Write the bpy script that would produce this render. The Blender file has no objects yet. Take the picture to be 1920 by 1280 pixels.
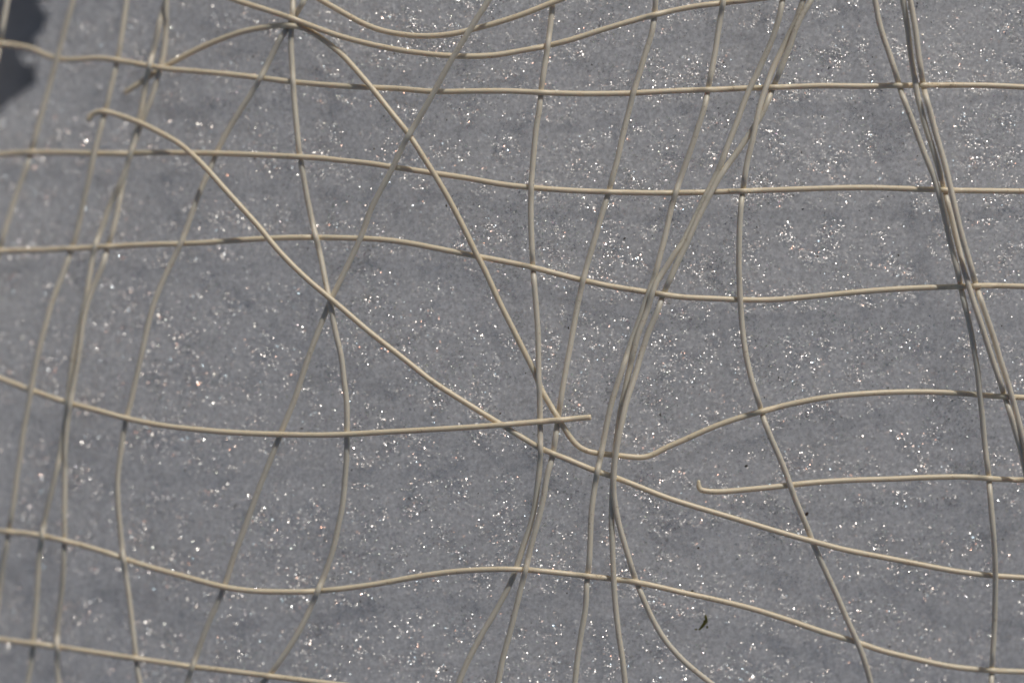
import bpy, math, random
import numpy as np

S = 0.0002            # metres per photograph pixel at the height z = 0
D = 1.067             # camera height above z = 0
rng = np.random.default_rng(7)
random.seed(7)

# ------------------------------------------------------------------ camera, light, exposure
scene = bpy.context.scene
cam_data = bpy.data.cameras.new('camera')
cam = bpy.data.objects.new('camera', cam_data)
scene.collection.objects.link(cam)
scene.camera = cam
cam.location = (0, 0, D)
cam.rotation_euler = (0, 0, 0)
cam_data.sensor_width = 36
cam_data.lens = 36 * D / (1920 * S)
cam_data.clip_start = 0.01
cam_data.clip_end = 500
cam_data.dof.use_dof = True
cam_data.dof.focus_distance = D - 0.002
cam_data.dof.aperture_fstop = 1.9

SUN_EL, SUN_AZ = math.radians(28), math.radians(25)      # azimuth from +Y towards +X
world = bpy.data.worlds.new('World')
scene.world = world
world.use_nodes = True
wn = world.node_tree
wn.nodes.clear()
sky = wn.nodes.new('ShaderNodeTexSky')
sky.sky_type = 'NISHITA'
sky.sun_disc = False
sky.sun_elevation = SUN_EL
sky.sun_rotation = SUN_AZ
sky.dust_density = 2.0
bg = wn.nodes.new('ShaderNodeBackground')
bg.inputs['Strength'].default_value = 0.075
wo = wn.nodes.new('ShaderNodeOutputWorld')
wn.links.new(sky.outputs[0], bg.inputs[0])
wn.links.new(bg.outputs[0], wo.inputs[0])

sl = bpy.data.lights.new('sun', 'SUN')
sl.energy = 3.8
sl.angle = math.radians(0.53)
sl.color = (1.0, 0.93, 0.84)
sun = bpy.data.objects.new('sun', sl)
scene.collection.objects.link(sun)
sdir = np.array([math.sin(SUN_AZ) * math.cos(SUN_EL), math.cos(SUN_AZ) * math.cos(SUN_EL), math.sin(SUN_EL)])
from mathutils import Vector
sun.rotation_euler = Vector(sdir).to_track_quat('Z', 'Y').to_euler()
sun.location = Vector(sdir) * 3

vs = scene.view_settings
vs.view_transform = 'Standard'
vs.look = 'None'
vs.exposure = -1.04
vs.gamma = 1
vs.use_curve_mapping = False
scene.cycles.use_denoising = True
scene.cycles.max_bounces = 6


# ------------------------------------------------------------------ helpers
TAB = rng.random((256, 256)).astype(np.float32)


def vnoise(x, y, scale, seed=0):
    """smooth value noise in 0..1, x and y in photograph pixels"""
    x = np.asarray(x, dtype=np.float64) / scale + seed * 17.31
    y = np.asarray(y, dtype=np.float64) / scale + seed * 7.77
    xi = np.floor(x).astype(np.int64); yi = np.floor(y).astype(np.int64)
    fx = x - xi; fy = y - yi
    fx = fx * fx * (3 - 2 * fx); fy = fy * fy * (3 - 2 * fy)
    a = TAB[yi & 255, xi & 255]; b = TAB[yi & 255, (xi + 1) & 255]
    c = TAB[(yi + 1) & 255, xi & 255]; d = TAB[(yi + 1) & 255, (xi + 1) & 255]
    return (a * (1 - fx) + b * fx) * (1 - fy) + (c * (1 - fx) + d * fx) * fy


def worley(x, y, cell, seed=0):
    """distance to the nearest jittered point in units of the cell, and a random value of that cell"""
    x = np.asarray(x) / cell + seed * 13.7
    y = np.asarray(y) / cell + seed * 5.3
    xi = np.floor(x).astype(np.int64); yi = np.floor(y).astype(np.int64)
    best = np.full(x.shape, 9.0); val = np.zeros(x.shape)
    for dx in (-1, 0, 1):
        for dy in (-1, 0, 1):
            cx = xi + dx; cy = yi + dy
            jx = TAB[(cy * 3 + 11) & 255, (cx + cy // 85) & 255]
            jy = TAB[(cy + 97) & 255, (cx * 5 + 31 + cy // 51) & 255]
            d = (cx + jx - x) ** 2 + (cy + jy - y) ** 2
            m = d < best
            best = np.where(m, d, best)
            val = np.where(m, TAB[(cy + 59) & 255, (cx + 131) & 255], val)
    return np.sqrt(best), val


def sstep(a, b, x):
    t = np.clip((np.asarray(x, dtype=np.float64) - a) / (b - a), 0, 1)
    return t * t * (3 - 2 * t)


def base(px, py):
    """broad relief of the snow bank in metres"""
    px = np.asarray(px, dtype=np.float64); py = np.asarray(py, dtype=np.float64)
    pxc = np.clip(px, -500, 2400); pyc = np.clip(py, -400, 1700)
    u = (pxc - 1000) / 960; v = (pyc - 600) / 640
    z = -0.038 * np.maximum(0, -u) ** 1.5
    z = z - 0.016 * np.clip(-u - 0.2, 0, 1.5) * np.clip(-v + 0.1, 0, 1.5)
    z = z - 0.016 * np.clip(u - 0.1, 0, 1.5) * np.clip(v + 0.15, 0, 1.5)
    z = z - 0.006 * np.maximum(0, v) ** 2
    return z


def snow_z(px, py, fine=True):
    px = np.asarray(px, dtype=np.float64); py = np.asarray(py, dtype=np.float64)
    z = base(px, py) - 0.003
    z = z + 0.0018 * (vnoise(px, py, 190, 1) - 0.5) + 0.0010 * (vnoise(px, py, 60, 2) - 0.5)
    if fine:
        z = z + 0.0009 * (vnoise(px, py, 22, 3) - 0.5)
        d1, v1 = worley(px, py, 11, 4)
        d2, v2 = worley(px, py, 5.5, 5)
        z = z + 0.0007 * np.sqrt(np.clip(1 - d1 ** 2, 0, 1)) * (0.3 + v1)
        z = z + 0.00035 * np.sqrt(np.clip(1 - d2 ** 2, 0, 1)) * (0.3 + v2)
    # ragged melting edge at the upper left, where the bank drops to the wet ground
    ys = np.array([-400, -200, 0, 40, 80, 110, 150, 172, 205, 230, 300, 500])
    xs = np.array([30, 70, 88, 86, 66, 60, 62, 40, 20, -14, -150, -500])
    xe = np.interp(py, ys, xs)
    rag = 30 * (vnoise(px, py, 26, 6) - 0.5) + 42 * (vnoise(px, py, 10, 7) - 0.5)
    e = px - xe + rag
    far = sstep(600, 1400, np.hypot(px - 0, py - 100))
    e = e + far * 4000
    drop = 1 - sstep(-12, 8, e)
    rim = np.exp(-((e - 20) / 60.0) ** 2) * (1 - far)
    return z - 0.10 * drop - 0.004 * rim


def to_world(px, py, z):
    k = S * (D - z) / D
    return (np.asarray(px) - 960) * k, (640 - np.asarray(py)) * k, z


def link(o, parent=None):
    scene.collection.objects.link(o)
    if parent is not None:
        o.parent = parent
    return o


def mesh_np(name, verts, faces, mat, parent=None, smooth=True, quad=True):
    me = bpy.data.meshes.new(name)
    n = len(faces); k = faces.shape[1]
    me.vertices.add(len(verts)); me.loops.add(n * k); me.polygons.add(n)
    me.vertices.foreach_set('co', np.ascontiguousarray(verts, dtype=np.float32).ravel())
    me.loops.foreach_set('vertex_index', np.ascontiguousarray(faces, dtype=np.int32).ravel())
    me.polygons.foreach_set('loop_start', np.arange(0, n * k, k, dtype=np.int32))
    me.polygons.foreach_set('loop_total', np.full(n, k, dtype=np.int32))
    me.polygons.foreach_set('use_smooth', np.full(n, smooth, dtype=bool))
    me.update(calc_edges=True)
    me.materials.append(mat)
    return link(bpy.data.objects.new(name, me), parent)


def new_mat(name):
    m = bpy.data.materials.new(name)
    m.use_nodes = True
    nt = m.node_tree
    nt.nodes.clear()
    out = nt.nodes.new('ShaderNodeOutputMaterial')
    return m, nt, out


def N(nt, kind, **kw):
    n = nt.nodes.new(kind)
    for k, v in kw.items():
        if k in n.inputs:
            n.inputs[k].default_value = v
        else:
            setattr(n, k, v)
    return n


def L(nt, a, b):
    nt.links.new(a, b)


def mathn(nt, op, a, b=None, clamp=False):
    n = nt.nodes.new('ShaderNodeMath'); n.operation = op; n.use_clamp = clamp
    for i, v in enumerate((a, b)):
        if v is None:
            continue
        if isinstance(v, (int, float)):
            n.inputs[i].default_value = v
        else:
            L(nt, v, n.inputs[i])
    return n.outputs[0]


# ------------------------------------------------------------------ materials
def facet_layer(nt, coord, scale, spread, rough, tint=0.25):
    """ice facets: every cell of a fine Voronoi pattern has a mirror of its own tilt"""
    vo = N(nt, 'ShaderNodeTexVoronoi', voronoi_dimensions='3D', feature='F1')
    vo.inputs['Scale'].default_value = scale
    L(nt, coord, vo.inputs['Vector'])
    wn_ = N(nt, 'ShaderNodeTexWhiteNoise', noise_dimensions='3D')
    L(nt, vo.outputs['Position'], wn_.inputs['Vector'])
    sub = N(nt, 'ShaderNodeVectorMath', operation='SUBTRACT'); sub.inputs[1].default_value = (0.5, 0.5, 0.5)
    L(nt, wn_.outputs['Color'], sub.inputs[0])
    sc = N(nt, 'ShaderNodeVectorMath', operation='MULTIPLY'); sc.inputs[1].default_value = (spread, spread, spread * 0.3)
    L(nt, sub.outputs[0], sc.inputs[0])
    geo = N(nt, 'ShaderNodeNewGeometry')
    add = N(nt, 'ShaderNodeVectorMath', operation='ADD')
    L(nt, geo.outputs['Normal'], add.inputs[0]); L(nt, sc.outputs[0], add.inputs[1])
    nrm = N(nt, 'ShaderNodeVectorMath', operation='NORMALIZE'); L(nt, add.outputs[0], nrm.inputs[0])
    w2 = N(nt, 'ShaderNodeTexWhiteNoise', noise_dimensions='3D')
    sc2 = N(nt, 'ShaderNodeVectorMath', operation='SCALE'); sc2.inputs['Scale'].default_value = 3.7
    L(nt, vo.outputs['Position'], sc2.inputs[0]); L(nt, sc2.outputs[0], w2.inputs['Vector'])
    cr = N(nt, 'ShaderNodeValToRGB')
    el = cr.color_ramp.elements
    el[0].position = 0.0; el[0].color = (1.0, 0.50, 0.34, 1)
    el[1].position = 0.22; el[1].color = (1.0, 0.95, 0.9, 1)
    e = el.new(0.8); e.color = (1, 1, 1, 1)
    e = el.new(1.0); e.color = (0.55, 0.8, 1.0, 1)
    L(nt, w2.outputs['Value'], cr.inputs[0])
    mx = cr
    gl = N(nt, 'ShaderNodeBsdfGlossy')
    w3 = N(nt, 'ShaderNodeTexWhiteNoise', noise_dimensions='3D')
    sc3 = N(nt, 'ShaderNodeVectorMath', operation='SCALE'); sc3.inputs['Scale'].default_value = 9.1
    L(nt, vo.outputs['Position'], sc3.inputs[0]); L(nt, sc3.outputs[0], w3.inputs['Vector'])
    L(nt, mathn(nt, 'ADD', mathn(nt, 'MULTIPLY', w3.outputs['Value'], 0.22), rough), gl.inputs['Roughness'])
    L(nt, cr.outputs[0], gl.inputs['Color']); L(nt, nrm.outputs[0], gl.inputs['Normal'])
    return gl.outputs[0]


def snow_material():
    m, nt, out = new_mat('old_wet_snow')
    tc = N(nt, 'ShaderNodeNewGeometry')
    P = tc.outputs['Position']
    # body: deep scattering with fine grey grain
    n1 = N(nt, 'ShaderNodeTexNoise', Scale=650.0, Detail=3.0, Roughness=0.65); L(nt, P, n1.inputs['Vector'])
    n2 = N(nt, 'ShaderNodeTexNoise', Scale=28.0, Detail=3.0); L(nt, P, n2.inputs['Vector'])
    r1 = N(nt, 'ShaderNodeMapRange'); r1.inputs[1].default_value = 0.3; r1.inputs[2].default_value = 0.72
    r1.inputs[3].default_value = 0.76; r1.inputs[4].default_value = 1.20
    L(nt, n1.outputs[0], r1.inputs[0])
    r2 = N(nt, 'ShaderNodeMapRange'); r2.inputs[1].default_value = 0.3; r2.inputs[2].default_value = 0.7
    r2.inputs[3].default_value = 0.95; r2.inputs[4].default_value = 1.04
    L(nt, n2.outputs[0], r2.inputs[0])
    f = mathn(nt, 'MULTIPLY', r1.outputs[0], r2.outputs[0])
    col = N(nt, 'ShaderNodeVectorMath', operation='SCALE'); col.inputs[0].default_value = (0.645, 0.652, 0.675)
    L(nt, f, col.inputs['Scale'])
    bmp = N(nt, 'ShaderNodeBump', Strength=0.5, Distance=0.0004)
    L(nt, n1.outputs[0], bmp.inputs['Height'])
    body = N(nt, 'ShaderNodeBsdfPrincipled')
    body.subsurface_method = 'BURLEY'
    L(nt, col.outputs[0], body.inputs['Base Color'])
    L(nt, bmp.outputs[0], body.inputs['Normal'])
    body.inputs['Subsurface Weight'].default_value = 1.0
    body.inputs['Subsurface Scale'].default_value = 1.0
    body.inputs['Subsurface Radius'].default_value = (1.0, 1.0, 1.05)
    body.inputs['Roughness'].default_value = 0.55
    body.inputs['Specular IOR Level'].default_value = 0.08
    # clusters where crystals show
    n3 = N(nt, 'ShaderNodeTexNoise', Scale=95.0, Detail=3.0, Roughness=0.6); L(nt, P, n3.inputs['Vector'])
    msk = N(nt, 'ShaderNodeMapRange'); msk.inputs[1].default_value = 0.46; msk.inputs[2].default_value = 0.66
    L(nt, n3.outputs[0], msk.inputs[0])
    fa = facet_layer(nt, P, 2700, 1.9, 0.10)
    fb = facet_layer(nt, P, 1250, 1.9, 0.11)
    # squiggles: melted, curved ice
    nb = N(nt, 'ShaderNodeTexNoise', Scale=620.0, Detail=2.0, Roughness=0.5, Distortion=0.8); L(nt, P, nb.inputs['Vector'])
    bb = N(nt, 'ShaderNodeBump', Strength=1.0, Distance=0.0011); L(nt, nb.outputs[0], bb.inputs['Height'])
    sq = N(nt, 'ShaderNodeBsdfGlossy', Roughness=0.22); sq.inputs['Color'].default_value = (1, 1, 1, 1)
    L(nt, bb.outputs[0], sq.inputs['Normal'])
    cur = body.outputs[0]
    for sh, a, b in ((sq.outputs[0], 0.20, 0.016), (fa, 0.15, 0.022), (fb, 0.06, 0.010)):
        mix = N(nt, 'ShaderNodeMixShader')
        fac = mathn(nt, 'ADD', mathn(nt, 'MULTIPLY', msk.outputs[0], a), b)
        L(nt, fac, mix.inputs[0]); L(nt, cur, mix.inputs[1]); L(nt, sh, mix.inputs[2])
        cur = mix.outputs[0]
    L(nt, cur, out.inputs[0])
    return m


def strand_material(name, dirt, mid, light):
    m, nt, out = new_mat(name)
    tc = N(nt, 'ShaderNodeNewGeometry')
    n1 = N(nt, 'ShaderNodeTexNoise', Scale=900.0, Detail=4.0, Roughness=0.7); L(nt, tc.outputs['Position'], n1.inputs['Vector'])
    n2 = N(nt, 'ShaderNodeTexNoise', Scale=110.0, Detail=4.0, Roughness=0.6); L(nt, tc.outputs['Position'], n2.inputs['Vector'])
    ramp = N(nt, 'ShaderNodeValToRGB')
    ramp.color_ramp.elements[0].position = 0.31; ramp.color_ramp.elements[0].color = (*dirt, 1)
    ramp.color_ramp.elements[1].position = 0.42; ramp.color_ramp.elements[1].color = (*mid, 1)
    e = ramp.color_ramp.elements.new(0.75); e.color = (*light, 1)
    mixv = mathn(nt, 'ADD', mathn(nt, 'MULTIPLY', n1.outputs[0], 0.6), mathn(nt, 'MULTIPLY', n2.outputs[0], 0.4))
    L(nt, mixv, ramp.inputs[0])
    bmp = N(nt, 'ShaderNodeBump', Strength=0.25, Distance=0.0002); L(nt, n1.outputs[0], bmp.inputs['Height'])
    b = N(nt, 'ShaderNodeBsdfPrincipled')
    L(nt, ramp.outputs[0], b.inputs['Base Color']); L(nt, bmp.outputs[0], b.inputs['Normal'])
    b.subsurface_method = 'BURLEY'
    b.inputs['Subsurface Weight'].default_value = 0.85
    b.inputs['Subsurface Scale'].default_value = 0.0020
    b.inputs['Subsurface Radius'].default_value = (1.0, 0.66, 0.36)
    b.inputs['Roughness'].default_value = 0.46
    b.inputs['Specular IOR Level'].default_value = 0.9
    L(nt, b.outputs[0], out.inputs[0])
    return m


def simple(name, c1, c2, scale, rough=0.7):
    m, nt, out = new_mat(name)
    tc = N(nt, 'ShaderNodeNewGeometry')
    n1 = N(nt, 'ShaderNodeTexNoise', Scale=scale, Detail=6.0, Roughness=0.65); L(nt, tc.outputs['Position'], n1.inputs['Vector'])
    ramp = N(nt, 'ShaderNodeValToRGB')
    ramp.color_ramp.elements[0].position = 0.3; ramp.color_ramp.elements[0].color = (*c1, 1)
    ramp.color_ramp.elements[1].position = 0.7; ramp.color_ramp.elements[1].color = (*c2, 1)
    L(nt, n1.outputs[0], ramp.inputs[0])
    b = N(nt, 'ShaderNodeBsdfPrincipled', Roughness=rough); L(nt, ramp.outputs[0], b.inputs['Base Color'])
    bmp = N(nt, 'ShaderNodeBump', Strength=0.5, Distance=0.001); L(nt, n1.outputs[0], bmp.inputs['Height'])
    L(nt, bmp.outputs[0], b.inputs['Normal'])
    L(nt, b.outputs[0], out.inputs[0])
    return m


def crystal_material():
    m, nt, out = new_mat('clear_ice')
    tr = N(nt, 'ShaderNodeBsdfTransparent')
    gl = N(nt, 'ShaderNodeBsdfGlossy')
    oi = N(nt, 'ShaderNodeNewGeometry')
    mx = N(nt, 'ShaderNodeMix', data_type='RGBA'); mx.inputs[0].default_value = 0.12
    mx.inputs[6].default_value = (1, 1, 1, 1)
    wn_ = N(nt, 'ShaderNodeTexWhiteNoise', noise_dimensions='1D'); L(nt, oi.outputs['Random Per Island'], wn_.inputs['W'])
    L(nt, wn_.outputs['Color'], mx.inputs[7]); L(nt, mx.outputs[2], gl.inputs['Color'])
    pw = mathn(nt, 'POWER', oi.outputs['Random Per Island'], 0.6)
    L(nt, mathn(nt, 'ADD', mathn(nt, 'MULTIPLY', pw, 0.22), 0.09), gl.inputs['Roughness'])
    fr = N(nt, 'ShaderNodeFresnel', IOR=1.6)
    fac = mathn(nt, 'ADD', mathn(nt, 'MULTIPLY', fr.outputs[0], 1.0), 0.09, clamp=True)
    mix = N(nt, 'ShaderNodeMixShader'); L(nt, fac, mix.inputs[0]); L(nt, tr.outputs[0], mix.inputs[1]); L(nt, gl.outputs[0], mix.inputs[2])
    L(nt, mix.outputs[0], out.inputs[0])
    return m


M_SNOW = snow_material()
M_STRAND = strand_material('cream_plastic', (0.33, 0.23, 0.14), (0.80, 0.69, 0.50), (0.88, 0.79, 0.62))
M_STRAND_PALE = strand_material('greyed_ivory_plastic', (0.34, 0.26, 0.18), (0.76, 0.70, 0.58), (0.83, 0.78, 0.67))
M_GROUND = simple('wet_asphalt', (0.60, 0.56, 0.52), (0.74, 0.70, 0.66), 120, 0.5)
M_ICE = crystal_material()
M_DIRT = simple('dark_dirt', (0.05, 0.045, 0.03), (0.13, 0.11, 0.08), 2000)
M_MOSS = simple('olive_moss', (0.20, 0.18, 0.03), (0.42, 0.38, 0.09), 1500)
M_SEED = simple('brown_seed_husk', (0.06, 0.025, 0.015), (0.16, 0.07, 0.04), 1500)


# ------------------------------------------------------------------ ground and snow
def axis(lo, hi, step, far):
    mid = np.arange(lo, hi + step, step)
    g = [step]
    while sum(g) < far:
        g.append(g[-1] * 1.17)
    c = np.cumsum(g)
    return np.concatenate([lo - c[::-1], mid, mid[-1] + c])


def sheet(name, ax, ay, zf, mat):
    X, Y = np.meshgrid(ax, ay)
    Z = zf(X, Y)
    wx, wy, wz = to_world(X, Y, Z)
    v = np.stack([wx, wy, wz], -1).reshape(-1, 3)
    ny, nx = X.shape
    idx = np.arange(ny * nx).reshape(ny, nx)
    f = np.stack([idx[1:, :-1], idx[1:, 1:], idx[:-1, 1:], idx[:-1, :-1]], -1).reshape(-1, 4)
    return mesh_np(name, v, f, mat)


ground = sheet('ground', axis(-700, 500, 20, 60000), axis(-700, 600, 20, 60000),
               lambda x, y: -0.115 - 0.02 * sstep(600, 2500, np.hypot(x, y)) + 0.002 * (vnoise(x, y, 45, 8) - 0.5), M_GROUND)
ground['kind'] = 'structure'
snow = sheet('snow', axis(-70, 1990, 2.3, 9000), axis(-70, 1350, 2.3, 9000), snow_z, M_SNOW)
snow['kind'] = 'structure'

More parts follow.
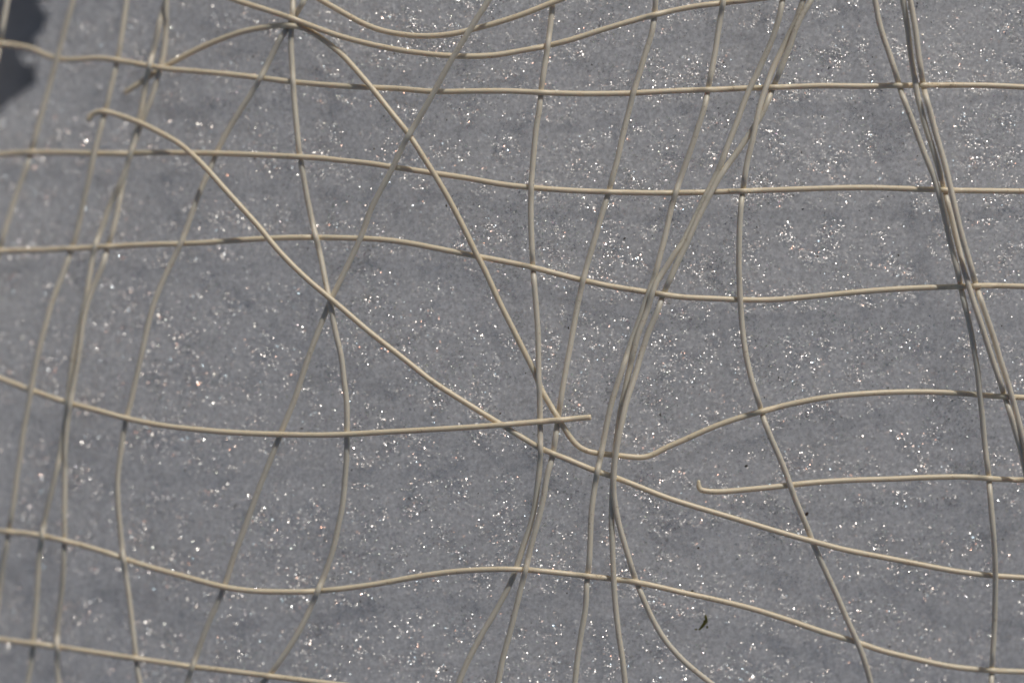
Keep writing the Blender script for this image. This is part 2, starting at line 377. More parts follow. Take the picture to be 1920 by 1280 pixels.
# ------------------------------------------------------------------ the netting
# Every strand: points along it in photograph pixels, which ends are loose, lift above the snow (mm) at start and end
ST = {
 'H0a': ([(580,-12),(601,0),(621.5,12),(640,22),(673.6,41),(707,55),(741,63),(791,68),(841.5,65),(882,56.5),(925.5,44.7),(976,28.6),(1036,5),(1065,-6)], '', 4, 4),
 'H0b': ([(410,-13),(440,0),(487,15),(547.5,35),(591,52),(640,69),(690.4,82.3),(757.6,95.7),(825,103.5),(875,105.8),(925.5,104),(976,95.7),(1026,86.3),(1077,73),(1137,53.7),(1194,37),(1228,28),(1280,16.5),(1320,10),(1354,6),(1407.6,0),(1460,-7)], '', 6, 4),
 'H1': ([(-10,81),(0,82),(34,86),(60,91),(82,102),(101,109),(114,112),(144,112),(185,109),(222,113.5),(272,122.5),(309,129),(356,133),(403,137),(470,144),(524,151),(571,156),(640,161.5),(687,164),(741,166),(815,172),(889,171),(956,171),(1014.5,173.7),(1077,176),(1137,176),(1184,175),(1238,172),(1280,170),(1347,168),(1414,165),(1481.5,163),(1549,161),(1616,162),(1683,160.5),(1767,160),(1851,160.5),(1920,163.6)], '', 3, 3),
 'H2': ([(0,289.5),(54,286),(134,286.5),(218,288),(285.5,286.5),(353,287),(416.5,288),(470,290),(537,293),(605,297),(640,301),(690,306),(747.5,315),(808,324),(875,334),(942,346),(996,351.7),(1060,356.7),(1137,360),(1211,361.8),(1280,361.5),(1391,358.4),(1481.5,355.4),(1565.5,352.7),(1633,352),(1700,354),(1784,357),(1920,358.7)], '', 3, 3),
 'H3': ([(0,470.3),(84,468.6),(134,466),(201.5,462.6),(269,459),(336,457),(386,455),(437,451),(504,447),(571,445),(640,446),(677,446.8),(734,451),(774,457),(808,463.6),(888.6,479.4),(942,489.5),(999.5,501.5),(1043,513),(1093.5,525.7),(1144,536.5),(1211,547),(1280,557),(1347,560),(1391,562),(1448,562),(1515,556.6),(1582,550),(1649.5,544),(1716.7,540),(1790.6,537.5),(1851,535.5),(1920,537)], '', 3, 3),
 'H4': ([(0,708.8),(27,719.6),(60.5,732.3),(127.6,754.8),(185,770),(235,783.7),(302,797),(369.5,805),(437,810.6),(521,814),(588,815.3),(640,814.4),(707,810.6),(791,806),(875,801),(942,796),(1009.5,790.4),(1060,786),(1108,781.7)], 'e', 3, 7),
 'H4b': ([(1310.5,900),(1309.8,910),(1312,917.5),(1320,920),(1347,921.5),(1397.6,917.5),(1441,913.5),(1481.5,908.8),(1532,903.7),(1599,899.7),(1666,897.7),(1750,894.3),(1817.5,893.7),(1857.8,897),(1920,899.7)], 's', 6, 4),
 'H5': ([(0,995.4),(67,1002),(117.6,1013),(168,1026),(201.5,1036),(235,1048),(285.5,1064),(336,1077.7),(369.5,1087),(420,1100),(470,1107),(537.5,1109),(588,1108),(640,1103.2),(707,1094),(774,1081.8),(825,1074),(875,1069),(925.5,1066.7),(976,1067),(1026,1071),(1100,1079.4),(1150.6,1085),(1194,1091),(1228,1098),(1280,1110.3),(1347,1124.8),(1414,1141.6),(1481.5,1163),(1549,1186),(1606,1202.7),(1649.5,1218),(1716.7,1234.6),(1784,1249),(1851,1255.8),(1920,1258.8)], '', 3, 4),
 'H6': ([(0,1198),(60.5,1206),(107.5,1212),(168,1221),(255,1234),(336,1245.7),(359,1249),(437,1258),(510.6,1267.5),(571,1275),(640,1283),(720,1292)], '', 3, 3),
 'Q': ([(233.5,174.7),(255,160),(289,138),(312,124),(353,101),(403,78),(453.5,60),(504,50.4),(541,47.7),(571,53),(598,69),(640,101.7),(670,134),(700.5,169.6),(734,211.6),(767.6,253.6),(794.5,295.6),(818,332.5),(841.5,373),(869,426),(892,473.7),(908.7,505.6),(935.6,564.4),(962.5,618),(986,665),(1002.8,698.7),(1016,732),(1033,761),(1050,789.4),(1066.6,816),(1083.4,836.5),(1103.5,846.5),(1127,850),(1150.6,852.6),(1177.5,855.5),(1200,857.5),(1214,856.5),(1231,848.5),(1254.7,836),(1280,825.5),(1330,803),(1381,784.4),(1431,770.3),(1481.5,757.5),(1549,744.8),(1616,738),(1683,734.7),(1750,734.7),(1817.5,738.4),(1868,742.4),(1920,744.8)], 's', 1, 4),
 'R': ([(165,227),(170,217),(180,210),(198,209),(228,218),(269,233.5),(302,250),(336,269),(363,292),(393,322.5),(420,353),(450,386),(487,427),(521,468.6),(571,519),(616,557),(640,577),(690,620),(741,660),(774,686),(808,713),(875,756),(935.6,793),(976,818),(1009.5,838),(1036,850),(1060,859),(1110,880),(1150.6,893.7),(1194,910.5),(1244.6,930.6),(1280,942.4),(1347,962.5),(1414,982.7),(1481.5,1002.8),(1525,1014.6),(1582,1029.7),(1649.5,1043),(1716.7,1056),(1784,1069),(1851,1077.7),(1920,1082.5)], 's', 6, 4),
 'V0': ([(17,-15),(14,0),(7,40),(1,74),(-6,110),(-14,145)], '', 4, 4),
 'V1': ([(142,-20),(138,0),(124,47),(107.5,107.5),(89,175),(72,235),(57,289),(49,316),(30,366),(12,424),(1,460),(-8,492)], '', 4, 4),
 'V2': ([(240,-20),(237.5,0),(232,40),(222,104),(213,144),(201.5,191.5),(191.5,232),(181,269),(168,329),(158,373),(146,428),(134,467),(124,497),(111,531),(96,571),(84,615),(70.5,665),(60.5,715.5),(54,756),(43.7,809.6),(38,855),(32,890),(27,930.6),(20,974),(13.4,1011),(6.7,1051.5),(1.7,1092),(-4,1130)], '', 4, 3),
 'a': ([(314,-20),(312,0),(311,60.5),(304,117.6),(295.6,144.4),(285.5,181),(269,220),(258,250),(246,285),(236,316),(222,350),(205,386),(191,428),(178,460),(171,497),(164.6,537.5),(159.6,564),(153,595),(144,633),(136,675),(130,715),(127,750),(122.5,790),(118,815),(114.5,835),(110.5,863),(104,890),(94,930.6),(84,971),(78,1011),(72,1058),(69,1118.7),(65,1169),(62,1206),(59,1236),(52,1278),(48,1300)], '', 4, 3),
 'b': ([(318,-20),(310.5,2),(303,27),(292,77),(282,117.6),(275.5,144.4),(269,181),(263.7,215),(255,249),(245,290),(238,310),(228.4,356),(213,428),(201.5,463.6),(195,490.5),(181,524),(165,565),(155.5,604.7),(150,648),(142,698.7),(133.5,745),(126.5,790),(123.5,825),(121.3,855),(121.6,900),(120.5,951),(121,1001),(120,1038),(119,1068),(116,1105),(111,1145.6),(107,1186),(107,1226),(109,1278),(112,1300)], '', 4, 3),
 'V4': ([(582,-20),(571,0),(554,28.6),(537.5,55.4),(521,80.6),(504,116),(480,161),(450,208),(423,252),(406.5,285.5),(396,312),(376,356),(363,390),(350,428),(339,457),(322.5,490.5),(302,534),(285.5,578),(275.5,618),(265,665),(253.6,715.5),(242,766),(233.5,799.5),(226,852),(221,890),(220.5,934),(224.4,984),(229,1031),(235,1072),(242,1118.7),(247,1162),(253.6,1219.5),(257,1253),(262,1280),(266,1300)], '', 4, 3),
 'V5': ([(549,-20),(549,0),(548.5,33.6),(546,57),(545.5,84),(548,127.6),(551,178),(556,235),(561,285.5),(567.7,322.5),(574.4,363),(587,423),(601,480),(611,531),(620.5,574.4),(628,618),(640,668),(645,712),(650,752.5),(650.7,799.5),(649.8,853),(646.7,900),(641.7,951),(635,982),(625,1028),(608,1078),(591,1118.7),(574.4,1155.7),(551,1199),(531,1229.6),(504,1266.5),(492,1281),(476,1300)], '', 3, 3),
 'V6': ([(929,-20),(917,0),(895,33.6),(868.4,77),(841.5,121),(814.7,171),(788,218),(757.6,269),(737.4,312),(714,356),(693.7,396),(683,428),(670,460),(653.4,494),(638,526),(618,567.7),(598,618),(581,662),(567.7,702),(551,752.5),(534,793),(521,826),(511,852),(494,893.7),(473.6,947.4),(457,994.4),(440,1038),(423,1092),(410,1125.5),(393,1162),(376,1206),(363,1243),(351,1280),(344,1300)], '', 16, 3),
 'V7': ([(1037,-20),(1036.4,0),(1034.7,23.5),(1029.7,67),(1023,114),(1015.6,161),(1012,201.5),(1006,235),(1001,285.5),(996.7,336),(995.4,386),(996,428),(997.7,470),(1000,510.6),(1004.5,564.4),(1009,631.5),(1010,698.7),(1012,749),(1013,809.6),(1013.5,853),(1011,883.6),(1006,924),(1001,957.5),(992.7,991),(982.6,1018),(971,1055),(959,1088.5),(942,1122),(925.5,1152),(908.7,1179),(888.6,1216),(871.8,1250),(860,1280),(852,1300)], '', 3, 3),
 'V8': ([(1231,-20),(1229.5,0),(1227,30),(1223,60.5),(1211,97.4),(1201,131),(1187.5,174.7),(1177.5,215),(1167.4,255),(1157,302),(1144,349),(1137,376),(1127,406.5),(1118.7,436.7),(1103.5,487),(1092,531),(1080,588),(1070,645),(1060,698.7),(1050,759),(1044.8,796),(1039.7,833),(1035,860),(1026,890),(1019.6,930.6),(1009.5,974),(997,1018),(987,1061.6),(976,1105),(966,1145.6),(956,1186),(942,1236),(934,1280),(929,1300)], '', 4, 4),
 'V9': ([(1360,-20),(1357,0),(1349,43.7),(1340.5,101),(1328.7,161),(1322,198),(1310,235),(1297,275.5),(1281,320),(1269,355),(1258,393),(1248.5,437),(1238.5,475.6),(1230.6,505.6),(1224,528),(1216.6,548.8),(1208,571),(1197,605),(1185.6,635),(1175,667),(1165,697.5),(1155.6,725.6),(1148,750),(1140.6,780),(1133,819),(1125.6,858.8),(1119,890),(1113.6,924),(1108.6,964),(1107,1001),(1105,1051.5),(1100,1095),(1098.5,1135.5),(1090,1186),(1083.4,1229.6),(1078,1280),(1076,1300)], '', 4, 4),
 'M': ([(1470,-20),(1467,0),(1462.5,28),(1454,56),(1443.8,84.4),(1432.5,108.8),(1419.4,138.8),(1404.4,168.8),(1391,202.5),(1381,232),(1372.5,252),(1361,282),(1350,312),(1336,342),(1325,363),(1310,395),(1294,427),(1279,457),(1262.5,479),(1247.5,504),(1232.5,526),(1222,552.5),(1213.8,582.5),(1204,607),(1195,631),(1187.5,661),(1180,693.8),(1172.5,729),(1166,757.5),(1161,785.6),(1156.5,819),(1152.5,857),(1149.5,896),(1148,925),(1147,952.5),(1146.3,978.8),(1147.8,1008.8),(1148.8,1037),(1150.6,1083),(1154,1135.5),(1160.6,1192.6),(1167.4,1236),(1172,1280),(1174,1300)], '', 6, 4),
 'L': ([(1518,-24),(1507,-3),(1500,18),(1492,40),(1483,58),(1475.6,73),(1464.4,97.5),(1451,123.8),(1442,148),(1434.4,168.8),(1427,191),(1419.4,222),(1413.8,250),(1408,276),(1401.6,300.6),(1397,327),(1394,351),(1390,379.4),(1387.5,411),(1386.2,445),(1385.5,497),(1387.5,554),(1391,604.7),(1397.6,658.4),(1407.6,705.4),(1424.4,759),(1434.5,793),(1448,826.4),(1460,853),(1475,890),(1491.6,937.3),(1511.8,984.4),(1528.6,1028),(1548.7,1071.7),(1572,1122),(1592,1169),(1609,1206),(1622.6,1243),(1632.7,1280),(1637,1300)], '', 6, 4),
 'K': ([(1536,-28),(1526,-10),(1519,5),(1508,22),(1498,40),(1489,62),(1485,75),(1480,90),(1470,114),(1460.6,138.8),(1453,155.6),(1445.6,174.4),(1436,198.8),(1427,218),(1412,240),(1402.5,255.6),(1387.5,278),(1372.5,298.8),(1357.5,319),(1344.4,340),(1334,358.8),(1323.8,379.4),(1312.5,402),(1301,426),(1292,447),(1283.5,466),(1270,492.5),(1257,522.5),(1245.6,547),(1238,569),(1228.8,593.8),(1219,614),(1210,640.6),(1202,664),(1193,697.5),(1183.8,725.6),(1174,755.6),(1167,787.5),(1160,819),(1153.8,857),(1150.5,895),(1150.6,924),(1154.4,952.5),(1160,980.6),(1169.4,1014),(1179,1046),(1190,1081),(1207.7,1125.4),(1224.5,1162),(1244.6,1196),(1264.8,1221),(1284,1240.5),(1307,1260),(1330,1278),(1355,1297)], '', 8, 5),
 'T1': ([(1636,-20),(1641,0),(1646.5,33.8),(1655,65.6),(1664.4,91.9),(1673.8,120),(1682,146),(1687,165),(1694.4,185.6),(1702.5,206),(1711,228),(1718,246),(1727,270.6),(1736,295),(1745.6,317.5),(1755,343.8),(1762.5,370),(1770,400),(1775.6,426),(1779.5,445),(1785,468),(1792.5,496),(1799,524),(1804,550.6),(1809.4,573),(1817,605),(1822.5,631),(1827,660),(1832.8,693.8),(1836.6,735),(1841,772.5),(1845,819.4),(1849,853),(1853.5,890),(1857.8,944),(1862.8,1001),(1866,1058),(1866,1118.7),(1863.8,1186),(1861,1229.6),(1858.4,1280),(1857,1300)], '', 8, 8),
 'T2': ([(1689,-20),(1692.5,0),(1698,28),(1702.8,61.9),(1706.6,93.8),(1710.3,120),(1715,146),(1719,174.4),(1725.3,198.8),(1732,225),(1738,246),(1745.6,268),(1752,289),(1758.8,312),(1766,338),(1772.5,362.5),(1778.5,387),(1784.5,409),(1791,437.5),(1800,473.8),(1807.5,505.6),(1817,537.5),(1826,567.5),(1835.6,595.6),(1845,623.8),(1852.5,648),(1860,671),(1871,703),(1880.6,733),(1888,755),(1895.6,780),(1903,806),(1912.5,838),(1919,866),(1926,900),(1934,940)], '', 9, 9),
 'T3': ([(1703,-20),(1706.6,0),(1712,28),(1716.9,58),(1720.6,90),(1725,120),(1729,146),(1733,168.8),(1737.5,187),(1746,217),(1755,251.9),(1762.5,276),(1770,302),(1777,328.8),(1783,355),(1790,385),(1796.5,413),(1803,440),(1810.5,466),(1819,494.4),(1827,522.5),(1833.8,547),(1841,567.5),(1850.6,595.6),(1860,622),(1867.5,646),(1874.5,671),(1884.4,701),(1893.8,731),(1903,763),(1912.5,798.8),(1919,823),(1927,855),(1936,890)], '', 10, 11),
}
# which strand lies over which where they meet: (over, under)
OVER = '''V6>H0a V6>H0b H0b>V4 H0b>V5 Q>V4 Q>V5 V5>V4 H0a>V7 V7>H0b H0b>V8 V9>H0b H0b>Q
V1>H1 H1>V2 b>H1 H1>a V4>H1 V5>H1 Q>H1 V6>H1 H1>V7 V8>H1 H1>V9 M>H1 L>H1 H1>K H1>T1 T2>H1 H1>T3
H2>V1 V2>H2 a>H2 b>H2 R>H2 H2>V4 H2>V5 V6>H2 Q>H2 V7>H2 H2>V8 V9>H2 M>H2 K>H2 H2>L T1>H2 H2>T2 T3>H2
H3>V1 H3>V2 a>H3 H3>b V4>H3 R>H3 V5>H3 V6>H3 Q>H3 H3>V7 V8>H3 V9>H3 M>H3 H3>K L>H3 H3>T1 T2>H3 H3>T3
V2>H4 a>H4 b>H4 H4>V4 H4>V6 H4>V5 H4>R H4>V7 H4>V8 H4>Q
V7>Q Q>V8 V9>Q M>Q K>Q Q>L T1>Q Q>T2 T3>Q V6>Q Q>a Q>b
V7>R R>V8 V9>R M>R K>R R>L T1>R R>V2 R>a R>b R>V4 R>V5 R>V6 V5>V6
H5>V2 a>H5 H5>b V4>H5 H5>V6 V5>H5 H5>V7 V8>H5 H5>V9 M>H5 H5>K L>H5 H5>T1
H6>a b>H6 H6>V4 V6>H6 H6>V5 L>H4b H4b>T1 T2>H4b H1>V0 H1>Q
a>b b>a2 M>V9 K>M V8>V7 T2>T1 T3>T2 K>L T3>T1'''
over = {}
for tok in OVER.split():
    u, d = tok.split('>')
    over[(u, d)] = True
over.pop(('Q', 'H1'), None); over.pop(('H1', 'Q'), None)
# the loop strand dips under the second cross strand near its loose end and rides over it further right
SPECIAL = {('Q', 'H1'): lambda x, y: x > 450, ('K', 'L'): lambda x, y: y < 150,
           ('a', 'b'): lambda x, y: y < 430, ('Q', 'a'): lambda x, y: False, ('Q', 'b'): lambda x, y: False}


def order(A, B, x, y):
    """+1 when A lies over B at (x, y)"""
    if (A, B) in SPECIAL:
        return 1 if SPECIAL[(A, B)](x, y) else -1
    if (B, A) in SPECIAL:
        return -1 if SPECIAL[(B, A)](x, y) else 1
    if (A, B) in over:
        return 1
    if (B, A) in over:
        return -1
    return 1 if A[0] == 'H' else -1


def catmull(P, step):
    P = np.array(P, dtype=float)
    P = np.vstack([2 * P[0] - P[1], P, 2 * P[-1] - P[-2]])
    out = []
    for i in range(1, len(P) - 2):
        p0, p1, p2, p3 = P[i - 1:i + 3]
        t0 = 0; t1 = t0 + max(1e-6, np.linalg.norm(p1 - p0)) ** .5
        t2 = t1 + max(1e-6, np.linalg.norm(p2 - p1)) ** .5; t3 = t2 + max(1e-6, np.linalg.norm(p3 - p2)) ** .5
        n = max(2, int(np.linalg.norm(p2 - p1) / step) + 1)
        t = np.linspace(t1, t2, n, endpoint=False)[:, None]
        A1 = (t1 - t) / (t1 - t0) * p0 + (t - t0) / (t1 - t0) * p1
        A2 = (t2 - t) / (t2 - t1) * p1 + (t - t1) / (t2 - t1) * p2
        A3 = (t3 - t) / (t3 - t2) * p2 + (t - t2) / (t3 - t2) * p3
        B1 = (t2 - t) / (t2 - t0) * A1 + (t - t0) / (t2 - t0) * A2
        B2 = (t3 - t) / (t3 - t1) * A2 + (t - t1) / (t3 - t1) * A3
        out.append((t2 - t) / (t2 - t1) * B1 + (t - t1) / (t2 - t1) * B2)
    out.append(P[-2][None])
    C = np.vstack(out)
    d = np.concatenate([[0], np.cumsum(np.linalg.norm(np.diff(C, axis=0), axis=1))])
    s = np.linspace(0, d[-1], int(d[-1] / step) + 1)
    return np.stack([np.interp(s, d, C[:, k]) for k in (0, 1)], -1)


STEP = 4.0
names = list(ST)
curves = []
for nm in names:
    pts, loose, l0, l1 = ST[nm]
    C = catmull(pts, STEP)
    # gentle smoothing of the curve, ends held
    pad = 6
    w = np.exp(-0.5 * (np.arange(-pad, pad + 1) / 2.6) ** 2); w /= w.sum()
    E = np.vstack([2 * C[0] - C[pad:0:-1], C, 2 * C[-1] - C[-2:-pad - 2:-1]])
    G = np.stack([np.convolve(E[:, k], w, 'valid') for k in (0, 1)], -1)
    if nm in ('H4b', 'R'):                      # keep the hooks tight
        k = sstep(0, 14, np.arange(len(C)))[:, None]
        G = C * (1 - k) + G * k
    C = G
    # the netting runs on outside the picture
    ext = 800
    n = int(ext / STEP)
    q = np.arange(1, n + 1)[:, None] * STEP
    if 'e' not in loose:
        d = C[-1] - C[-6]; d /= np.linalg.norm(d)
        C = np.vstack([C, C[-1] + d * q])
    if 's' not in loose:
        d = C[0] - C[5]; d /= np.linalg.norm(d)
        C = np.vstack([(C[0] + d * q)[::-1], C])
    curves.append(C)

DIA = 10.9
off = np.concatenate([[0], np.cumsum([len(c) for c in curves])])
XY = np.vstack(curves)
sid = np.concatenate([np.full(len(c), i) for i, c in enumerate(curves)])
floor = snow_z(XY[:, 0], XY[:, 1], False) + 0.0010
lift = np.zeros(len(XY))
for i, nm in enumerate(names):
    _, _, l0, l1 = ST[nm]
    c = curves[i]
    t = np.linspace(0, 1, len(c))
    wob = 5.0 * (vnoise(np.arange(len(c)) * STEP, np.full(len(c), i * 97.0), 170, i + 11) - 0.5)
    lift[off[i]:off[i + 1]] = (l0 + (l1 - l0) * t + wob) * 0.001
# hanging stretches that the photograph shows lifted clear of the rest
lift[off[names.index('R')]:off[names.index('R') + 1]] += 0.006 * np.exp(-((curves[names.index('R')][:, 0] - 480) / 160) ** 2)
lift[off[names.index('Q')]:off[names.index('Q') + 1]] += 0.007 * np.exp(-((curves[names.index('Q')][:, 0] - 760) / 130) ** 2)
v6 = curves[names.index('V6')]
lift[off[names.index('V6')]:off[names.index('V6') + 1]] = 0.001 * (3.5 + 12 * sstep(560, -60, v6[:, 1]))
edge_l = sstep(160, 20, XY[:, 0]) * sstep(330, 230, XY[:, 1])
rest = base(XY[:, 0], XY[:, 1]) + lift
rest = np.maximum(rest, floor)
z = rest.copy()

# contacts
I_, J_, R_ = [], [], []
missing = set()
cell = {}
for k, (x, y) in enumerate(XY):
    cell.setdefault((int(x // 12), int(y // 12)), []).append(k)
for (cx, cy), lst in cell.items():
    near = []
    for dx in (-1, 0, 1):
        for dy in (-1, 0, 1):
            near += cell.get((cx + dx, cy + dy), [])
    near = np.array(near)
    for k in lst:
        c = near[(sid[near] > sid[k])]
        if len(c) == 0:
            continue
        dd = np.hypot(XY[c, 0] - XY[k, 0], XY[c, 1] - XY[k, 1])
        for j, r in zip(c[dd < DIA], dd[dd < DIA]):
            A, B = names[sid[k]], names[sid[j]]
            o = order(A, B, XY[k, 0], XY[k, 1])
            I_.append(k if o > 0 else j); J_.append(j if o > 0 else k); R_.append(math.sqrt(DIA * DIA - r * r) * S)
I_ = np.array(I_); J_ = np.array(J_); R_ = np.array(R_)
inner = np.ones(len(XY), bool)
for i in range(len(names)):
    inner[off[i]:off[i] + 2] = False; inner[off[i + 1] - 2:off[i + 1]] = False
idx = np.where(inner)[0]
for it in range(1400):
    bi = z[idx - 2] - 4 * z[idx - 1] + 6 * z[idx] - 4 * z[idx + 1] + z[idx + 2]
    zn = z.copy(); zn[idx] -= bi / 17.0
    z = zn + 0.004 * (rest - zn)
    for rep in range(2):
        viol = np.maximum(0, R_ - (z[I_] - z[J_])) * 0.5
        up = np.zeros_like(z); dn = np.zeros_like(z)
        np.maximum.at(up, I_, viol); np.maximum.at(dn, J_, viol)
        z = z + up - dn
        z = np.maximum(z, floor)

net = bpy.data.objects.new('netting', None)
net.empty_display_size = 0.02
net['label'] = 'torn cream plastic netting of thin tangled strands lying over the snow'
net['category'] = 'netting'
link(net)
STRAND_LABEL = {
 'R': 'long diagonal strand with a small hooked loose end at the upper left, sweeping to the lower right edge',
 'Q': 'strand arching up from a loose end at the upper left, then down through a sharp bend right of the middle',
 'H4': 'crosswise strand ending in a cut tip right beside the converging strands at the middle',
 'H4b': 'crosswise strand starting in a tiny upturned tip at the lower right',
 'V6': 'smooth greyish strand slanting from the top middle down to the bottom left',
 'H0a': 'strand sagging in a shallow arc along the top edge',
 'M': 'strand buried under its neighbour in the bundle right of the middle',
}
NS = 14
for i, nm in enumerate(names):
    c = curves[i]; zz = z[off[i]:off[i + 1]]
    wx, wy, wz = to_world(c[:, 0], c[:, 1], zz)
    P = np.stack([wx, wy, wz], -1)
    T = np.gradient(P, axis=0); T /= np.linalg.norm(T, axis=1)[:, None]
    up = np.array([0, 0, 1.0])
    B = np.cross(T, up); B /= np.linalg.norm(B, axis=1)[:, None]
    U = np.cross(B, T)
    n = len(P)
    s = np.arange(n) * STEP
    rad = 0.5 * 10.7 * S * (1 + 0.05 * (vnoise(s, s * 0 + i * 31, 60, 3) - 0.5) + 0.03 * (vnoise(s, s * 0 + i * 31, 14, 5) - 0.5))
    if nm == 'H4b':
        rad[:5] *= np.array([0.42, 0.6, 0.74, 0.86, 0.95])
    if nm in ('R', 'Q'):
        rad[:2] *= np.array([0.8, 0.95])
    a = np.linspace(0, 2 * math.pi, NS, endpoint=False)
    ring = B[:, None, :] * np.cos(a)[None, :, None] + U[:, None, :] * np.sin(a)[None, :, None]
    V = (P[:, None, :] + ring * rad[:, None, None]).reshape(-1, 3)
    q = np.arange(n * NS).reshape(n, NS)
    F = np.stack([q[:-1], np.roll(q[:-1], -1, 1), np.roll(q[1:], -1, 1), q[1:]], -1).reshape(-1, 4)
    # rounded-off ends
    V = np.vstack([V, (P[0] - T[0] * rad[0] * 0.25)[None], (P[-1] + T[-1] * rad[-1] * 0.25)[None]])
    c0, c1 = n * NS, n * NS + 1
    capA = np.array([[c0, q[0, (k + 1) % NS], q[0, k], q[0, k]] for k in range(NS)])
    capB = np.array([[c1, q[-1, k], q[-1, (k + 1) % NS], q[-1, (k + 1) % NS]] for k in range(NS)])
    o = mesh_np('strand', V, F, M_STRAND if nm[0] in 'HQR' else M_STRAND_PALE, net)
    me = o.data
    # caps as triangles through bmesh
    import bmesh
    bm = bmesh.new(); bm.from_mesh(me); bm.verts.ensure_lookup_table()
    for cap in (capA, capB):
        for f in cap:
            ff = bm.faces.new([bm.verts[int(f[0])], bm.verts[int(f[1])], bm.verts[int(f[2])]])
            ff.material_index = 0
    bmesh.ops.recalc_face_normals(bm, faces=bm.faces)
    bm.to_mesh(me); bm.free()
    if nm in STRAND_LABEL:
        o['label'] = STRAND_LABEL[nm]


# ------------------------------------------------------------------ ice crystals on the snow
def crystals(count, smin, smax, seed):
    r = np.random.default_rng(seed)
    x = r.uniform(-60, 1980, count * 3); y = r.uniform(-60, 1340, count * 3)
    dens = 0.25 + 1.6 * sstep(0.45, 0.75, vnoise(x, y, 34, 21)) * sstep(0.25, 0.6, vnoise(x, y, 110, 22))
    keep = r.random(len(x)) < dens / 1.85
    x = x[keep][:count]; y = y[keep][:count]; n = len(x)
    zz = snow_z(x, y)
    ok = zz > base(x, y) - 0.02
    x, y, zz = x[ok], y[ok], zz[ok]; n = len(x)
    wx, wy, wz = to_world(x, y, zz)
    size = (smin + (smax - smin) * r.random(n) ** 2.5) * S * 0.5
    # a squashed, irregular six-sided plate: two apexes and five rim points
    az = r.uniform(0, 2 * np.pi, n); tilt = np.abs(r.normal(0, math.radians(30), n))
    nx = np.sin(tilt) * np.cos(az); ny = np.sin(tilt) * np.sin(az); nz = np.cos(tilt)
    Nn = np.stack([nx, ny, nz], -1)
    t = np.cross(Nn, r.normal(size=(n, 3))); t /= np.linalg.norm(t, axis=1)[:, None]
    b = np.cross(Nn, t)
    C = np.stack([wx, wy, wz + size * 0.3], -1)
    K = 5
    V = np.zeros((n, K + 2, 3))
    for k in range(K):
        a = 2 * np.pi * k / K + r.uniform(-0.3, 0.3, n)
        rr = size * r.uniform(0.6, 1.15, n)
        V[:, k] = C + t * (np.cos(a) * rr)[:, None] + b * (np.sin(a) * rr)[:, None]
    h = size * r.uniform(0.15, 0.6, n)
    off_t = t * (size * r.uniform(-.3, .3, n))[:, None]
    V[:, K] = C + Nn * h[:, None] + off_t
    V[:, K + 1] = C - Nn * h[:, None]
    F = []
    for k in range(K):
        F.append([k, (k + 1) % K, K]); F.append([(k + 1) % K, k, K + 1])
    F = np.array(F)[None] + (np.arange(n) * (K + 2))[:, None, None]
    return V.reshape(-1, 3), F.reshape(-1, 3)


V1_, F1_ = crystals(110000, 1.2, 6.0, 5)
ice = mesh_np('ice_crystals', V1_, F1_, M_ICE, smooth=False)
ice['kind'] = 'stuff'
ice['label'] = 'tiny clear ice crystals glinting all over the snow surface'


# ------------------------------------------------------------------ bits lying on the snow
def lump(name, px, py, size, mat, label=None, cat=None, aspect=1.0, ang=0.0, parent=None, seed=0, lift_px=0.0):
    """an irregular small crumb, size in photograph pixels"""
    import bmesh
    r = random.Random(seed)
    bm = bmesh.new()
    bmesh.ops.create_icosphere(bm, subdivisions=2, radius=0.5)
    for v in bm.verts:
        v.co *= 0.78 + 0.44 * r.random()
        v.co.x *= aspect; v.co.z *= 0.7
    zc = float(snow_z(np.array([px]), np.array([py]))[0]) + size * S * (0.2 + lift_px)
    X, Y, Z = to_world(px, py, zc)
    bmesh.ops.scale(bm, vec=(size * S,) * 3, verts=bm.verts)
    me = bpy.data.meshes.new(name); bm.to_mesh(me); bm.free()
    me.materials.append(mat)
    o = link(bpy.data.objects.new(name, me), parent)
    loc = Vector((float(X), float(Y), float(Z)))
    if parent is not None:
        loc = loc - parent.location
    o.location = loc
    o.rotation_euler = (r.uniform(-.3, .3), r.uniform(-.3, .3), ang)
    if label:
        o['label'] = label; o['category'] = cat
    return o


# moss sprig at the lower right
zc = float(snow_z(np.array([1318.]), np.array([1167.]))[0])
X, Y, Z = to_world(1318, 1167, zc)
moss = bpy.data.objects.new('moss_sprig', None); moss.empty_display_size = 0.002
moss.location = (float(X), float(Y), float(Z))
moss['label'] = 'tiny olive green moss sprig on the bare snow near the bottom edge'
moss['category'] = 'moss'
link(moss)


def tube_px(name, pts, rads, mat, parent, hz=1.0):
    P = []
    for (x, y) in pts:
        zc = float(snow_z(np.array([x]), np.array([y]))[0]) + hz * S
        P.append([float(v) for v in to_world(x, y, zc)])
    P = np.array(P)
    T = np.gradient(P, axis=0); T /= np.linalg.norm(T, axis=1)[:, None]
    B = np.cross(T, [0, 0, 1.0]); B /= np.linalg.norm(B, axis=1)[:, None]
    U = np.cross(B, T); n = len(P); K = 7
    a = np.linspace(0, 2 * math.pi, K, endpoint=False)
    V = (P[:, None] + (B[:, None] * np.cos(a)[None, :, None] + U[:, None] * np.sin(a)[None, :, None]) * (np.array(rads) * S)[:, None, None]).reshape(-1, 3)
    V = V - np.array(parent.location)
    q = np.arange(n * K).reshape(n, K)
    F = np.stack([q[:-1], np.roll(q[:-1], -1, 1), np.roll(q[1:], -1, 1), q[1:]], -1).reshape(-1, 4)
    return mesh_np(name, V, F, mat, parent)


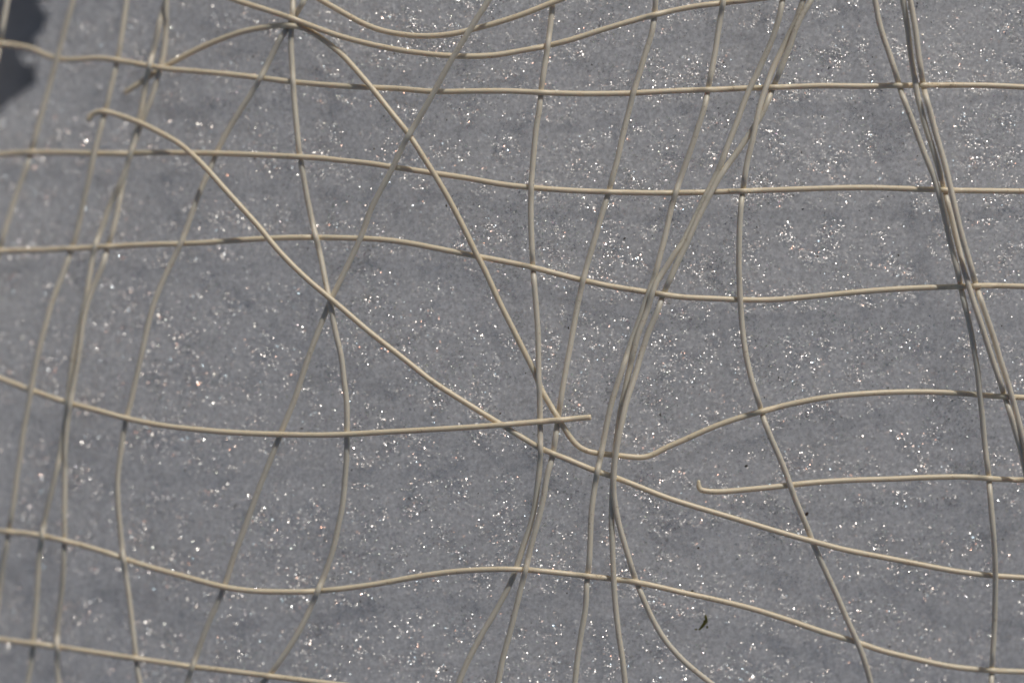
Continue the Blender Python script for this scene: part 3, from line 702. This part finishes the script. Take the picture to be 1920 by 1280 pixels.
tube_px('stem', [(1323, 1152), (1324, 1157), (1324.5, 1163), (1321, 1168), (1317.5, 1173), (1313.5, 1177), (1311, 1180)],
        [1.3, 2.2, 3.0, 3.3, 3.0, 2.2, 1.2], M_MOSS, moss, 4.5)
for k, (x, y, ln, an) in enumerate([(1325, 1165, 4.5, 1.9), (1321, 1163, 4.5, 0.5), (1318, 1172, 5, 0.9), (1313, 1178, 5, 0.7), (1305, 1179, 4, 0.1), (1326, 1175, 4, 1.4), (1322, 1156, 3.5, 1.5)]):
    lump('leaf', x, y, ln * 0.8, M_MOSS, aspect=1.8, ang=an, parent=moss, seed=k, lift_px=1.1)

lump('seed_husk', 1513, 963, 6, M_SEED, 'reddish brown seed husk on the snow beside the slanting strand at lower right', 'seed husk', 1.3, 0.8, seed=3)
for k, (x, y, s_, lab) in enumerate([
        (1399, 873, 6, 'round dark crumb on open snow above the small upturned strand tip'),
        (1309.5, 1026.5, 5, 'dark crumb on the snow just below the long diagonal strand'),
        (1298, 1107, 5, 'dark crumb touching the lower crosswise strand above the moss sprig'),
        (1668, 1211, 5, 'blackish crumb under a bright sparkle near the lower right strand crossing')]):
    o = lump('dirt_crumb', x, y, s_ * 0.8, M_DIRT, lab, 'crumb', 1.3, 0.4, seed=20 + k)
    o['group'] = 'dark crumbs on the snow'

# scattered fine grit
r = np.random.default_rng(11)
Vs, Fs = [], []
n = 420
gx = r.uniform(0, 1920, n); gy = r.uniform(0, 1280, n)
gz = snow_z(gx, gy)
okk = gz > base(gx, gy) - 0.02
base_f = np.array([[0, 1, 4], [1, 2, 4], [2, 3, 4], [3, 0, 4], [1, 0, 5], [2, 1, 5], [3, 2, 5], [0, 3, 5]])
for x, y, zq in zip(gx[okk], gy[okk], gz[okk]):
    sz = (0.7 + 1.6 * r.random() ** 3) * S
    X, Y, Z = to_world(x, y, zq + sz * 0.3)
    c = np.array([float(X), float(Y), float(Z)])
    a = r.uniform(0, 3); asp = r.uniform(0.5, 2.2)
    u = np.array([math.cos(a), math.sin(a), 0]) * sz * asp; w = np.array([-math.sin(a), math.cos(a), 0]) * sz
    pts = [c + u, c + w, c - u * r.uniform(.6, 1), c - w * r.uniform(.6, 1), c + [0, 0, sz * .6], c - [0, 0, sz * .6]]
    Fs.append(base_f + len(Vs) * 6); Vs.append(pts)
grit = mesh_np('grit', np.array(Vs).reshape(-1, 3), np.vstack(Fs), M_DIRT, smooth=False)
grit['kind'] = 'stuff'
grit['label'] = 'fine dark grit scattered thinly over the snow'
